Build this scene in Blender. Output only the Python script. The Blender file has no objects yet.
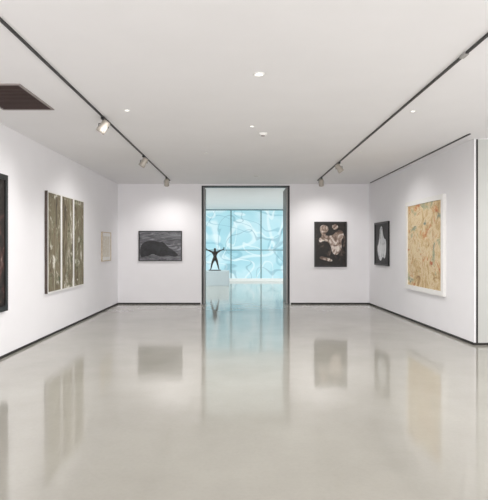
import bpy, bmesh, math, random
from mathutils import Vector, Matrix
random.seed(4)
scene = bpy.context.scene
try:
    scene.view_settings.view_transform = 'Standard'
    scene.view_settings.look = 'None'
except Exception: pass
COL = scene.collection
CEIL = 3.2; XL = -3.25; YB = 13.3; RY0 = 7.75; XR0 = 3.63; XR1 = 3.44
RANG = math.atan((XR0-XR1)/(YB-RY0))
def xr(y): return XR1 + (YB-y)*(XR0-XR1)/(YB-RY0)

# ---------------------------------------------------------------- materials
def new_mat(name):
    m = bpy.data.materials.new(name); m.use_nodes = True
    nt = m.node_tree; b = nt.nodes['Principled BSDF']
    return m, nt, b
def simple(name, col, rough=0.6, metal=0.0, var=0.03, scale=20, emis=0, bump=0.0):
    m, nt, b = new_mat(name)
    tc = nt.nodes.new('ShaderNodeTexCoord')
    n = nt.nodes.new('ShaderNodeTexNoise'); n.inputs['Scale'].default_value = scale; n.inputs['Detail'].default_value = 4
    nt.links.new(tc.outputs['Object'], n.inputs['Vector'])
    r = nt.nodes.new('ShaderNodeValToRGB')
    r.color_ramp.elements[0].position = .3; r.color_ramp.elements[1].position = .7
    r.color_ramp.elements[0].color = tuple(max(0, c*(1-var)) for c in col)+(1,)
    r.color_ramp.elements[1].color = tuple(min(1, c*(1+var)) for c in col)+(1,)
    nt.links.new(n.outputs['Fac'], r.inputs['Fac']); nt.links.new(r.outputs['Color'], b.inputs['Base Color'])
    b.inputs['Roughness'].default_value = rough; b.inputs['Metallic'].default_value = metal
    if bump:
        bp = nt.nodes.new('ShaderNodeBump'); bp.inputs['Strength'].default_value = bump; bp.inputs['Distance'].default_value = .01
        nt.links.new(n.outputs['Fac'], bp.inputs['Height']); nt.links.new(bp.outputs['Normal'], b.inputs['Normal'])
    if emis:
        nt.links.new(r.outputs['Color'], b.inputs['Emission Color']); b.inputs['Emission Strength'].default_value = emis
    return m
def ramp_mat(name, stops, scale=(3,3,3), detail=8, dist=1.0, rough=.6, nscale=1.0, nrough=.6, interp='LINEAR', loc=(0,0,0), overlay=None):
    m, nt, b = new_mat(name)
    tc = nt.nodes.new('ShaderNodeTexCoord')
    def layer(stops, scale, loc, dist, detail, nrough):
        mp = nt.nodes.new('ShaderNodeMapping')
        mp.inputs['Scale'].default_value = scale; mp.inputs['Location'].default_value = loc
        n = nt.nodes.new('ShaderNodeTexNoise'); n.inputs['Scale'].default_value = nscale
        n.inputs['Detail'].default_value = detail; n.inputs['Distortion'].default_value = dist; n.inputs['Roughness'].default_value = nrough
        r = nt.nodes.new('ShaderNodeValToRGB'); r.color_ramp.interpolation = interp
        els = r.color_ramp.elements
        while len(els) < len(stops): els.new(.5)
        for e, (p, c) in zip(els, stops): e.position = p; e.color = tuple(c)+(1,)
        nt.links.new(tc.outputs['Object'], mp.inputs['Vector']); nt.links.new(mp.outputs['Vector'], n.inputs['Vector'])
        nt.links.new(n.outputs['Fac'], r.inputs['Fac'])
        return r.outputs['Color']
    c = layer(stops, scale, loc, dist, detail, nrough)
    for k,(ostops, oscale, mask) in enumerate(overlay or []):
        c2 = layer(ostops, oscale, (5.1+k*3,2.2,7.7-k), .8, 6, .6)
        mk = layer([(mask,(0,0,0)),(mask+.06,(1,1,1))], (oscale[0]*.6,1,oscale[2]*.6), (9.3+k*4,1,2.7+loc[0]), 1.0, 6, .6)
        mx = nt.nodes.new('ShaderNodeMixRGB'); nt.links.new(mk, mx.inputs[0]); nt.links.new(c, mx.inputs[1]); nt.links.new(c2, mx.inputs[2])
        c = mx.outputs[0]
    nt.links.new(c, b.inputs['Base Color'])
    b.inputs['Roughness'].default_value = rough
    return m

M_wall = simple('plaster_white', (.87,.86,.88), .85, var=.008, scale=3)
M_wall_shaded = simple('plaster_white_shaded', (.54,.55,.525), .85, var=.01, scale=3)  # white plaster with the alcove's shade put into its colour
M_ceil = simple('ceiling_paint', (.86,.85,.86), .9, var=.01, scale=2)
M_black = simple('black_metal', (.015,.014,.014), .45)
M_base = simple('shadow_gap_black', (.02,.018,.016), .7)
M_frameblk = simple('black_lacquer_frame', (.012,.011,.011), .35)
M_white = simple('white_lacquer', (.85,.84,.82), .5)
M_pedestal = simple('pedestal_paint', (.50,.56,.58), .6)
M_beige = simple('lamp_housing', (.45,.41,.36), .4, metal=.2)
M_bronze = simple('bronze', (.03,.024,.02), .45, metal=.6, var=.4, scale=30)
M_wood = simple('dark_wood', (.07,.05,.04), .4, var=.3, scale=8)
M_edge = simple('door_edge_grey', (.35,.34,.33), .5)
M_vent = simple('vent_brown', (.045,.022,.018), .6)
M_ventf = simple('vent_frame', (.30,.26,.25), .6)
M_alu = simple('mullion_grey', (.12,.22,.25), .5)
M_bulb = simple('lamp_glow', (1,.95,.88), .4, emis=4)
M_lens = simple('downlight_glow', (1,.97,.92), .4, emis=2)
M_lens_off = simple('downlight_lens', (.55,.54,.52), .3)
M_oak = simple('pale_oak', (.55,.45,.33), .5, var=.15, scale=20)

def floor_mat():
    m, nt, b = new_mat('polished_concrete')
    tc = nt.nodes.new('ShaderNodeTexCoord')
    n1 = nt.nodes.new('ShaderNodeTexNoise'); n1.inputs['Scale'].default_value = .7; n1.inputs['Detail'].default_value = 8; n1.inputs['Roughness'].default_value=.6
    n2 = nt.nodes.new('ShaderNodeTexNoise'); n2.inputs['Scale'].default_value = 35; n2.inputs['Detail'].default_value = 3
    for n in (n1,n2): nt.links.new(tc.outputs['Object'], n.inputs['Vector'])
    r = nt.nodes.new('ShaderNodeValToRGB')
    r.color_ramp.elements[0].position=.3; r.color_ramp.elements[1].position=.7
    r.color_ramp.elements[0].color=(.385,.37,.325,1); r.color_ramp.elements[1].color=(.46,.445,.395,1)
    nt.links.new(n1.outputs['Fac'], r.inputs['Fac'])
    r2 = nt.nodes.new('ShaderNodeValToRGB'); r2.color_ramp.elements[0].position=.35; r2.color_ramp.elements[1].position=.6
    r2.color_ramp.elements[0].color=(.975,.975,.975,1); r2.color_ramp.elements[1].color=(1,1,1,1)
    nt.links.new(n2.outputs['Fac'], r2.inputs['Fac'])
    mx = nt.nodes.new('ShaderNodeMixRGB'); mx.blend_type='MULTIPLY'; mx.inputs[0].default_value=1
    nt.links.new(r.outputs['Color'], mx.inputs[1]); nt.links.new(r2.outputs['Color'], mx.inputs[2])
    nt.links.new(mx.outputs[0], b.inputs['Base Color'])
    mr = nt.nodes.new('ShaderNodeMapRange'); mr.inputs['From Min'].default_value=.3; mr.inputs['From Max'].default_value=.7
    mr.inputs['To Min'].default_value=.065; mr.inputs['To Max'].default_value=.105
    nt.links.new(n1.outputs['Fac'], mr.inputs['Value']); nt.links.new(mr.outputs[0], b.inputs['Roughness'])
    b.inputs['IOR'].default_value = 2.15
    bp = nt.nodes.new('ShaderNodeBump'); bp.inputs['Strength'].default_value=.06; bp.inputs['Distance'].default_value=.02
    n3 = nt.nodes.new('ShaderNodeTexNoise'); n3.inputs['Scale'].default_value = 2.5; n3.inputs['Detail'].default_value=2
    nt.links.new(tc.outputs['Object'], n3.inputs['Vector'])
    nt.links.new(n3.outputs['Fac'], bp.inputs['Height']); nt.links.new(bp.outputs['Normal'], b.inputs['Normal'])
    return m
M_floor = floor_mat()

def mural_mat():
    m, nt, b = new_mat('blue_printed_glass')
    tc = nt.nodes.new('ShaderNodeTexCoord')
    def contour(scale, mult, w, off, dist=.4, stretch=(1,1,1), rot=0):
        mp = nt.nodes.new('ShaderNodeMapping'); mp.inputs['Location'].default_value=off; mp.inputs['Scale'].default_value=stretch; mp.inputs['Rotation'].default_value=(0,rot,0)
        nt.links.new(tc.outputs['Object'], mp.inputs['Vector'])
        n = nt.nodes.new('ShaderNodeTexNoise'); n.inputs['Scale'].default_value=scale; n.inputs['Detail'].default_value=.8; n.inputs['Distortion'].default_value=dist
        nt.links.new(mp.outputs['Vector'], n.inputs['Vector'])
        a = nt.nodes.new('ShaderNodeMath'); a.operation='MULTIPLY'; a.inputs[1].default_value=mult; nt.links.new(n.outputs['Fac'],a.inputs[0])
        f = nt.nodes.new('ShaderNodeMath'); f.operation='FRACT'; nt.links.new(a.outputs[0],f.inputs[0])
        r = nt.nodes.new('ShaderNodeValToRGB'); els=r.color_ramp.elements
        els.new(.5); els.new(.5)
        for e,(p,v) in zip(els,[(.5-w,0),(.5-w*.5,1),(.5+w*.5,1),(.5+w,0)]): e.position=p; e.color=(v,v,v,1)
        nt.links.new(f.outputs[0], r.inputs['Fac']); return r.outputs['Color']
    n = nt.nodes.new('ShaderNodeTexNoise'); n.inputs['Scale'].default_value=.6; n.inputs['Detail'].default_value=2; n.inputs['Distortion'].default_value=.5
    nt.links.new(tc.outputs['Object'], n.inputs['Vector'])
    r = nt.nodes.new('ShaderNodeValToRGB'); els=r.color_ramp.elements
    st=[(.35,(.36,.67,.75,1)),(.45,(.42,.72,.79,1)),(.52,(.53,.78,.84,1)),(.65,(.44,.74,.81,1))]
    while len(els)<len(st): els.new(.5)
    for e,(p,c) in zip(els,st): e.position=p; e.color=c
    nt.links.new(n.outputs['Fac'], r.inputs['Fac'])
    c=r.outputs['Color']
    for fac,amt,col in ((contour(.35,5,.14,(2,0,1),.5,(1,1,1.7),.7),.7,(.76,.91,.93,1)),(contour(.45,5,.07,(7,0,3),.7,(1,1,1.5),-.5),.55,(.16,.44,.54,1)),(contour(.65,5,.08,(1,0,9),.6),.65,(.80,.93,.95,1)),(contour(.6,3,.04,(12,0,2),1.0),.5,(.12,.32,.40,1))):
        ml=nt.nodes.new('ShaderNodeMath'); ml.operation='MULTIPLY'; ml.inputs[1].default_value=amt; nt.links.new(fac,ml.inputs[0])
        mx=nt.nodes.new('ShaderNodeMixRGB'); nt.links.new(ml.outputs[0],mx.inputs[0]); nt.links.new(c,mx.inputs[1]); mx.inputs[2].default_value=col; c=mx.outputs[0]
    nt.links.new(c, b.inputs['Emission Color']); b.inputs['Base Color'].default_value=(.08,.12,.14,1)
    b.inputs['Emission Strength'].default_value = .9
    b.inputs['Roughness'].default_value=.4
    return m
M_mural = mural_mat()

# ---------------------------------------------------------------- mesh helpers
def empty(name, loc=(0,0,0), rotz=0, parent=None):
    e = bpy.data.objects.new(name, None); e.location = loc; e.rotation_euler=(0,0,rotz); e.empty_display_size=.1
    COL.objects.link(e); e.parent = parent
    return e
def obj_from_bm(name, bm, mat, parent=None, smooth=False, bevel=0):
    me = bpy.data.meshes.new(name); bmesh.ops.recalc_face_normals(bm, faces=bm.faces[:]); bm.to_mesh(me); bm.free()
    if mat: me.materials.append(mat)
    o = bpy.data.objects.new(name, me); COL.objects.link(o); o.parent=parent
    if bevel:
        md=o.modifiers.new('bev','BEVEL'); md.width=bevel; md.segments=2; md.limit_method='ANGLE'
    return o
def add_box(bm, x0,x1,y0,y1,z0,z1):
    vs=[bm.verts.new(p) for p in [(x0,y0,z0),(x1,y0,z0),(x1,y1,z0),(x0,y1,z0),(x0,y0,z1),(x1,y0,z1),(x1,y1,z1),(x0,y1,z1)]]
    for f in [(0,1,2,3),(4,5,6,7),(0,1,5,4),(1,2,6,5),(2,3,7,6),(3,0,4,7)]: bm.faces.new([vs[i] for i in f])
def boxes(name, lst, mat, parent=None, bevel=0):
    bm=bmesh.new()
    for b in lst: add_box(bm,*b)
    return obj_from_bm(name,bm,mat,parent,bevel=bevel)
def prism(name, pts, z0, z1, mat, parent=None):
    bm=bmesh.new()
    a=[bm.verts.new((x,y,z0)) for x,y in pts]; b=[bm.verts.new((x,y,z1)) for x,y in pts]
    bm.faces.new(a); bm.faces.new(b); n=len(pts)
    for i in range(n): bm.faces.new([a[i],a[(i+1)%n],b[(i+1)%n],b[i]])
    return obj_from_bm(name,bm,mat,parent)
def shape(name, pts, y0, y1, mat, parent=None, smoothcut=0):
    for _ in range(smoothcut):
        q=[]
        for i in range(len(pts)):
            p0=pts[i]; p1=pts[(i+1)%len(pts)]
            q.append((p0[0]*.75+p1[0]*.25,p0[1]*.75+p1[1]*.25)); q.append((p0[0]*.25+p1[0]*.75,p0[1]*.25+p1[1]*.75))
        pts=q
    bm=bmesh.new()
    a=[bm.verts.new((x,y0,z)) for x,z in pts]; b=[bm.verts.new((x,y1,z)) for x,z in pts]
    bm.faces.new(a); bm.faces.new(b); n=len(pts)
    for i in range(n): bm.faces.new([a[i],a[(i+1)%n],b[(i+1)%n],b[i]])
    return obj_from_bm(name,bm,mat,parent)
def lathe(name, prof, mat, parent=None, seg=24):
    bm=bmesh.new(); rings=[]
    for r,z in prof:
        rings.append([bm.verts.new((r*math.cos(2*math.pi*i/seg), r*math.sin(2*math.pi*i/seg), z)) for i in range(seg)])
    for k in range(len(rings)-1):
        for i in range(seg): bm.faces.new([rings[k][i],rings[k][(i+1)%seg],rings[k+1][(i+1)%seg],rings[k+1][i]])
    bm.faces.new(rings[0]); bm.faces.new(rings[-1])
    o=obj_from_bm(name,bm,mat,parent)
    for p in o.data.polygons: p.use_smooth = len(p.vertices)==4
    return o

# ---------------------------------------------------------------- shell
YF = 22.35; YR = -4.0
boxes('floor', [(-6,6.5,YR-.2,YF+.2,-.2,0)], M_floor)
boxes('ceiling', [(-6,6.5,YR-.2,YF+.2,CEIL,CEIL+.2)], M_ceil)
boxes('wall_left', [(XL-.25,XL,YR,YB+.3,0,CEIL)], M_wall)
OX0,OX1,OZ = -1.02,1.32,3.15
boxes('wall_back', [(XL,OX0,YB,YB+.3,0,CEIL),(OX1,XR1+.6,YB,YB+.3,0,CEIL),(OX0,OX1,YB,YB+.3,OZ,CEIL)], M_wall)
prism('wall_right', [(XR0,RY0),(XR1,YB),(XR1+.4,YB),(XR0+.3,RY0)], 0, CEIL, M_wall)
boxes('wall_alcove', [(XR0+.3,6.2,RY0+.03,RY0+.2,0,CEIL)], M_wall_shaded)
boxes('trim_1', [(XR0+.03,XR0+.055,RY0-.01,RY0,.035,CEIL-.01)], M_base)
boxes('wall_end_shaded', [(XR0+.055,XR0+.3,RY0-.006,RY0,.035,CEIL-.01)], M_wall_shaded)  # thin sheet giving the wall end the same painted shade
boxes('wall_alcove_side', [(6.2,6.4,YR,RY0+.2,0,CEIL)], M_wall)
boxes('wall_rear', [(XL-.25,6.4,YR-.2,YR,0,CEIL)], M_wall)
boxes('wall_far_left', [(-5,-4.8,YB+.3,YF,0,CEIL)], M_wall)
boxes('wall_far_right', [(4.8,5,YB+.3,YF,0,CEIL)], M_wall)
bh=.036
boxes('baseboard_left', [(XL,XL+.01,YR,YB,0,bh)], M_base)
boxes('baseboard_back', [(XL+.01,OX0-.03,YB-.01,YB,0,bh),(OX1+.03,XR1-.01,YB-.01,YB,0,bh)], M_base)
prism('baseboard_right', [(XR0-.01,RY0),(XR1-.01,YB),(XR1,YB),(XR0,RY0)], 0, bh, M_base)
boxes('baseboard_alcove', [(XR0,6.2,RY0-.01,RY0,0,bh)], M_base)
boxes('ceiling_slot_shade', [(3.39,3.415,7.4,13.05,CEIL-.014,CEIL)], M_black)  # black strip standing in for the shade of a narrow ceiling slot

df = empty('door_1', (0,0,0))
boxes('frame', [(OX0,OX0+.03,YB-.01,YB+.31,0,OZ),(OX1-.03,OX1,YB-.01,YB+.31,0,OZ),(OX0,OX1,YB-.01,YB+.31,OZ-.025,OZ)], M_black, df)
boxes('leaf_right', [(OX1-.085,OX1-.045,YB+.06,YB+1.05,.01,OZ-.04)], M_wood, df, bevel=.004)
boxes('leaf_edge_right', [(OX1-.085,OX1-.045,YB+.045,YB+.06,.01,OZ-.04)], M_edge, df)
boxes('leaf_left', [(OX0+.045,OX0+.08,YB+.06,YB+.55,.01,OZ-.04)], M_wood, df, bevel=.004)
boxes('leaf_edge_left', [(OX0+.045,OX0+.08,YB+.045,YB+.06,.01,OZ-.04)], M_edge, df)

boxes('window_1', [(-4.8,4.8,YF,YF+.05,.12,CEIL)], M_mural)
mull=[]
x=-.40-1.34*3
while x<4.8:
    mull.append((x-.024,x+.024,YF-.06,YF,.12,CEIL)); x+=1.34
mull.append((-4.8,4.8,YF-.05,YF,1.365,1.40)); mull.append((-4.8,4.8,YF-.05,YF,CEIL-.05,CEIL))
boxes('window_mullions', mull, M_alu)
boxes('window_sill', [(-4.8,4.8,YF-.12,YF+.05,0,.12)], M_white)

# ---------------------------------------------------------------- pictures
def picture(name, loc, rotz, w, h, fw, fd, fmat, amat, mat_border=0, bmat=None, art_name='canvas'):
    e = empty(name, loc, rotz)
    boxes('frame', [(-w/2,-w/2+fw,-fd,0,-h/2,h/2),(w/2-fw,w/2,-fd,0,-h/2,h/2),(-w/2+fw,w/2-fw,-fd,0,-h/2,-h/2+fw),(-w/2+fw,w/2-fw,-fd,0,h/2-fw,h/2)], fmat, e)
    if mat_border:
        boxes('mat_board', [(-w/2+fw,w/2-fw,-fd*.5,0,-h/2+fw,h/2-fw)], bmat, e)
        b=fw+mat_border
        boxes(art_name, [(-w/2+b,w/2-b,-fd*.5-.003,-fd*.5,-h/2+b,h/2-b)], amat, e)
    else:
        boxes(art_name, [(-w/2+fw,w/2-fw,-fd*.6,0,-h/2+fw,h/2-fw)], amat, e)
    return e

M_sea = ramp_mat('grey_sea_print', [(.3,(.03,.03,.035)),(.45,(.085,.085,.095)),(.55,(.17,.17,.185)),(.7,(.36,.36,.39))], scale=(2.2,1,9), dist=1.8, detail=9, rough=.5)
M_ridge = ramp_mat('dark_ridge_print', [(.35,(.006,.006,.007)),(.7,(.03,.03,.035))], scale=(5,1,9), rough=.5)
p = picture('framed_seascape_photograph', ((160.5-240)/37.59,YB,1.52+(247-246)/37.59), 0, 1.15,.80,.025,.045,M_frameblk,M_sea)
R=[(-.53,-.02),(-.46,.08),(-.36,.13),(-.20,.15),(-.04,.10),(.06,.12),(.14,.04),(.24,-.06),(.36,-.12),(.50,-.26),(.34,-.28),(.18,-.24),(.06,-.28),(-.08,-.26),(-.20,-.20),(-.30,-.26),(-.42,-.28),(-.53,-.30)]
shape('ridge', R, -.030,-.027, M_ridge, p, 1)

M_dark = ramp_mat('dark_print', [(.42,(.006,.005,.004)),(.56,(.016,.011,.009)),(.64,(.07,.045,.035)),(.76,(.24,.17,.13))], scale=(4,3,4), dist=1.5, rough=.5)
M_dark2 = ramp_mat('black_print', [(.4,(.008,.008,.009)),(.7,(.03,.03,.034))], scale=(3,3,3), dist=1.5, rough=.5)
M_skin = ramp_mat('pale_figure_print', [(.34,(.04,.025,.02)),(.43,(.18,.12,.09)),(.50,(.40,.31,.26)),(.58,(.78,.72,.66)),(.68,(.34,.24,.19))], scale=(4,1,3.5), dist=1.5, rough=.5)
p = picture('framed_figures_painting', ((330.3-240)/37.59,YB,1.59), 0, .86,1.20,.035,.045,M_frameblk,M_dark)
for i,S in enumerate([
  [(-.29,.44),(-.22,.52),(-.10,.50),(-.05,.42),(-.08,.33),(-.14,.28),(-.10,.22),(.06,.24),(.14,.33),(.24,.40),(.34,.34),(.35,.20),(.28,.10),(.30,-.06),(.24,-.22),(.14,-.30),(.04,-.22),(.02,-.06),(-.06,.06),(-.18,.10),(-.28,.04),(-.32,.14),(-.22,.22),(-.26,.32)],
  [(.04,.50),(.12,.54),(.20,.50),(.20,.43),(.12,.38),(.05,.42)],
  [(-.30,-.34),(-.22,-.31),(-.12,-.35),(.0,-.38),(.06,-.43),(.0,-.46),(-.14,-.42),(-.26,-.40)]]):
    shape('figure_%d'%(i+1), S, -.030,-.027, M_skin, p, 1)

def lw(y,z): return (XL,y,z)
tri = empty('triptych_painting', (XL+.004,9.30,1.60), math.pi/2)
for k in range(3):
    mt=ramp_mat('woodland_painting_%d'%k, [(.32,(.02,.015,.010)),(.42,(.11,.085,.055)),(.49,(.24,.20,.13)),(.54,(.15,.145,.08)),(.60,(.38,.34,.26)),(.68,(.74,.72,.64))], scale=(7,1,1.3), dist=1.5, detail=10, nrough=.70, rough=.75, loc=(k*3.7,0,k*1.3),
       overlay=[([(.4,(.08,.085,.045)),(.5,(.27,.25,.17)),(.62,(.70,.68,.60))],(5,1,4),.53)])
    cx=-.655+k*.655
    boxes('panel_%d'%(k+1), [(cx-.325,cx+.325,-.04,0,-.86,.86)], M_white, tri)
    boxes('canvas_%d'%(k+1), [(cx-.28,cx+.28,-.044,-.04,-.835,.835)], mt, tri)
boxes('outer_edge', [(-.99,-.98,-.046,0,-.86,.86)], M_wood, tri)

M_draw = ramp_mat('faint_drawing', [(.4,(.80,.77,.70)),(.55,(.66,.60,.50)),(.62,(.82,.80,.75))], scale=(6,1,6), dist=2)
picture('framed_drawing', lw(12.1,1.53), math.pi/2, .80,.70,.02,.03,M_oak,M_draw,.08,M_white)
M_red = ramp_mat('dark_portrait', [(.3,(.01,.008,.008)),(.52,(.025,.018,.016)),(.62,(.09,.04,.035)),(.72,(.45,.38,.35))], scale=(2,1,2), dist=2)
picture('framed_portrait_painting', lw(6.15,1.575), math.pi/2, 1.5,1.86,.07,.05,M_frameblk,M_red)

def rw(y,z): return (xr(y),y,z)
rot=-math.pi/2+RANG
M_gold = ramp_mat('ochre_abstract', [(.30,(.14,.08,.04)),(.39,(.42,.26,.12)),(.46,(.62,.45,.24)),(.53,(.77,.66,.45)),(.59,(.50,.28,.12)),(.67,(.84,.77,.61))], scale=(3.6,1,2.8), dist=1.0, detail=13, nrough=.82, rough=.75,
   overlay=[([(.35,(.16,.22,.20)),(.48,(.36,.38,.25)),(.58,(.60,.50,.30)),(.7,(.85,.80,.7))],(3.4,1,3.8),.55),([(.4,(.45,.12,.06)),(.52,(.62,.34,.15)),(.62,(.84,.72,.52))],(4,1,5),.57)])
picture('framed_abstract_painting', rw(9.62,1.55), rot, 1.80,1.80,.09,.06,M_white,M_gold)
p = picture('framed_silhouette_print', rw(12.2,1.60), rot, 1.05,1.06,.04,.045,M_frameblk,M_dark2)
M_pale = ramp_mat('pale_print', [(.35,(.35,.36,.37)),(.45,(.70,.72,.74)),(.7,(.86,.87,.88))], scale=(4,1,4))
shape('silhouette', [(-.10,.40),(.04,.44),(.10,.26),(.20,.12),(.34,.10),(.36,-.16),(.26,-.38),(.10,-.30),(-.04,-.44),(-.22,-.34),(-.32,-.10),(-.20,.02),(-.14,.2)], -.031,-.027, M_pale, p, 1)

# ---------------------------------------------------------------- track lights
def track(name,x,y0,y1,ys_lamp,tgts,powers):
    e=empty(name,(x,0,CEIL))
    boxes('rail', [(-.011,.011,y0,y1,-.018,0)], M_black, e)
    boxes('end_cap', [(-.016,.016,y1,y1+.03,-.024,0),(-.016,.016,y0-.03,y0,-.024,0)], M_black, e)
    if x>0: boxes('feed_joint', [(-.02,.02,4.30,4.40,-.024,0)], M_edge, e)
    for i,(y,t,power) in enumerate(zip(ys_lamp,tgts,powers)):
        boxes('adapter_%d'%(i+1), [(-.018,.018,y-.07,y+.07,-.045,-.018)], M_black, e, bevel=.004)
        boxes('stem_%d'%(i+1), [(-.008,.008,y-.008,y+.008,-.09,-.045)], M_black, e)
        pos=Vector((0,y,-.13)); d=(Vector(t)-Vector((x,y,CEIL-.13))).normalized()
        q=d.to_track_quat('Z','Y')
        prof=[(.022,-.09),(.045,-.085),(.052,-.06),(.052,.03),(.060,.04),(.060,.085),(.052,.085),(.045,.05)]
        o=lathe('head_%d'%(i+1), prof, M_beige, e); o.location=pos; o.rotation_mode='QUATERNION'; o.rotation_quaternion=q
        g=lathe('lens_%d'%(i+1), [(.001,.052),(.044,.052),(.044,.056),(.001,.058)], M_bulb, e); g.location=pos; g.rotation_mode='QUATERNION'; g.rotation_quaternion=q
        boxes('yoke_%d'%(i+1), [(-.066,-.060,y-.01,y+.01,-.15,-.09),(.060,.066,y-.01,y+.01,-.15,-.09),(-.066,.066,y-.01,y+.01,-.092,-.086)], M_black, e)
        l=bpy.data.lights.new('spot','SPOT'); l.energy=power; l.spot_size=math.radians(115); l.spot_blend=1; l.shadow_soft_size=.05; l.color=(1,.975,.95)
        lo=bpy.data.objects.new('spot_%d'%(i+1), l); COL.objects.link(lo); lo.parent=e; lo.location=pos+d*.10
        lo.rotation_mode='QUATERNION'; lo.rotation_quaternion=d.to_track_quat('-Z','Y')
track('track_light',-1.76,-1.5,12.5,[6.45,9.15,12.0],[(XL,6.6,1.0),(XL,9.6,.9),(-1.9,YB,1.0)],[36,60,68])
track('track_light',1.95,-1.5,12.5,[9.85,12.0],[(3.5,9.9,.9),(2.2,YB,1.0)],[60,68])

# ---------------------------------------------------------------- ceiling fittings
def downlight(x,y,r,power=0):
    e=empty('recessed_downlight',(x,y,CEIL))
    lathe('bezel', [(r*1.0,0),(r*1.0,-.008),(r*.8,-.010),(r*.78,-.002),(r*.7,0)], M_white, e)
    lathe('lens', [(.001,-.003),(r*.76,-.003),(r*.76,-.001),(.001,-.001)], M_lens if power else M_lens_off, e)
    if power:
        l=bpy.data.lights.new('downlight','SPOT'); l.energy=power; l.spot_size=math.radians(172); l.spot_blend=.6; l.shadow_soft_size=.05; l.color=(1,.985,.97)
        lo=bpy.data.objects.new('bulb', l); COL.objects.link(lo); lo.parent=e; lo.location=(0,0,-.02)
for (px,py,r,pw) in [(259,74,.055,90),(127,110,.035,105),(413,111,.035,105),(360,152,.04,0),(252,126,.035,145),(256,176,.08,0),(206,153,.04,0)]:
    y=500*1.68/(247-py); downlight((px-240)*y/500, y, r, pw)
y=500*1.68/(247-133); e=empty('smoke_detector',((263-240)*y/500,y,CEIL))
lathe('body', [(.06,0),(.06,-.02),(.045,-.035),(.02,-.04),(.001,-.04)], M_white, e)
lathe('sensor_ring', [(.03,-.036),(.03,-.045),(.001,-.046)], M_ventf, e)

v=empty('ceiling_air_vent',(-2.575,5.62,CEIL))
boxes('rim', [(-.31,-.285,-.48,.48,-.012,0),(.285,.31,-.48,.48,-.012,0),(-.285,.285,-.48,-.455,-.012,0),(-.285,.285,.455,.48,-.012,0)], M_ventf, v)
boxes('back_plate', [(-.285,.285,-.455,.455,-.003,0)], M_base, v)
boxes('slats', [(-.285,.285,-.44+i*.05,-.44+i*.05+.022,-.012,-.003) for i in range(18)], M_vent, v)

# ---------------------------------------------------------------- pedestal + sculpture
boxes('display_pedestal', [(-1.37,-.43,19.5,20.4,0,.58)], M_pedestal, bevel=.006)
sc=empty('bronze_figure_sculpture',(-1.0,19.95,.584))
J={ 'pel':((0,0,.48),.060),'wst':((0,0,.56),.050),'chest':((0,-.01,.68),.080),'neck':((0,0,.77),.032),'h1':((0,-.01,.83),.050),'h2':((0,-.01,.90),.042),
 'shl':((-.10,0,.73),.040),'ell':((-.23,0,.79),.028),'wrl':((-.34,-.02,.84),.020),'pal':((-.365,-.02,.865),.022),
 'shr':((.10,0,.73),.040),'elr':((.23,0,.80),.028),'wrr':((.34,-.02,.84),.020),'par':((.365,-.02,.865),.022),
 'hil':((-.06,0,.44),.056),'knl':((-.12,-.04,.25),.038),'anl':((-.16,.02,.07),.024),'tol':((-.18,-.07,.045),.022),
 'hir':((.06,0,.44),.056),'knr':((.11,-.02,.25),.038),'anr':((.15,.03,.07),.024),'tor':((.17,-.06,.045),.022)}
E=[('pel','wst'),('wst','chest'),('chest','neck'),('neck','h1'),('h1','h2'),('chest','shl'),('shl','ell'),('ell','wrl'),('wrl','pal'),('chest','shr'),('shr','elr'),('elr','wrr'),('wrr','par'),
 ('pel','hil'),('hil','knl'),('knl','anl'),('anl','tol'),('pel','hir'),('hir','knr'),('knr','anr'),('anr','tor')]
def skin(name, verts, edges, rads, root, parent, mat, sub=2):
    me=bpy.data.meshes.new(name); me.from_pydata(verts,edges,[]); o=bpy.data.objects.new(name,me); COL.objects.link(o); o.parent=parent
    me.materials.append(mat)
    o.modifiers.new('skin','SKIN')
    for i,r in enumerate(rads):
        sv=me.skin_vertices[0].data[i]; sv.radius=(r,r); sv.use_root=(i==root)
    s=o.modifiers.new('sub','SUBSURF'); s.levels=sub; s.render_levels=sub
    return o
ks=list(J); skin('body',[J[k][0] for k in ks],[(ks.index(a),ks.index(b)) for a,b in E],[J[k][1] for k in ks],0,sc,M_bronze)
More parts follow.
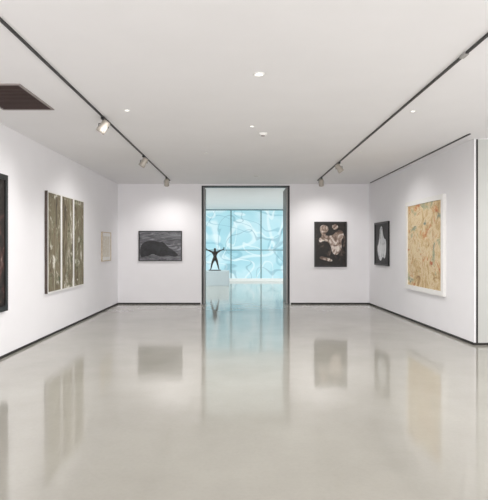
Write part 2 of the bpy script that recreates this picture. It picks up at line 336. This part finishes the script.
for side,hx,hz in (('left',-.365,.865),('right',.365,.865)):
    s=-1 if side=='left' else 1
    for f in range(4):
        a=-.6+f*.35; L=(.035,.045,.042,.032)[f]
        p0=(hx,-.02,hz); p1=(hx+math.sin(a)*L,-.025,hz+math.cos(a)*L); p2=(p1[0]+math.sin(a)*L*.6,-.045,p1[2]+math.cos(a)*L*.5)
        skin('finger_%s_%d'%(side,f+1),[p0,p1,p2],[(0,1),(1,2)],[.008,.007,.006],0,sc,M_bronze,1)
    skin('thumb_%s'%side,[(hx,-.02,hz-.01),(hx-s*.03,-.035,hz+.005),(hx-s*.04,-.045,hz+.025)],[(0,1),(1,2)],[.009,.008,.006],0,sc,M_bronze,1)
boxes('plinth', [(-.24,.24,-.14,.14,0,.025)], M_bronze, sc)

# ---------------------------------------------------------------- lights
def area(name,loc,rot,sx,sy,power,col=(1,1,1)):
    l=bpy.data.lights.new(name,'AREA'); l.shape='RECTANGLE'; l.size=sx; l.size_y=sy; l.energy=power; l.color=col
    o=bpy.data.objects.new(name,l); COL.objects.link(o); o.location=loc; o.rotation_euler=rot; return o
area('light_rear_fill',(0,-3.9,1.6),(math.radians(90),0,0),6.2,2.9,340,(1,.985,.985))  # added fill light behind the camera, not an actual window
area('light_alcove_fill',(6.1,1.5,1.6),(0,math.radians(90),0),2.8,8,180,(1,.985,.985))  # extra fill put out of view in the alcove, no window there
area('light_far_fill_left',(-3.3,18,CEIL-.02),(0,0,0),1.5,7,215,(.9,.98,1))  # fill light added beyond view to brighten the far room
area('light_far_fill_right',(3.6,18,CEIL-.02),(0,0,0),1.5,7,215,(.9,.98,1))  # second added far-room fill, also out of view
w=bpy.data.worlds.new('world'); scene.world=w; w.use_nodes=True
w.node_tree.nodes['Background'].inputs[0].default_value=(.9,.95,1,1); w.node_tree.nodes['Background'].inputs[1].default_value=.8

# ---------------------------------------------------------------- camera
cd=bpy.data.cameras.new('camera'); cd.lens=36; cd.sensor_width=36; cd.shift_x=.008; cd.shift_y=-.006; cd.clip_end=100
cam=bpy.data.objects.new('camera',cd); COL.objects.link(cam); cam.location=(0,0,1.52); cam.rotation_euler=(math.radians(90),0,0)
scene.camera=cam
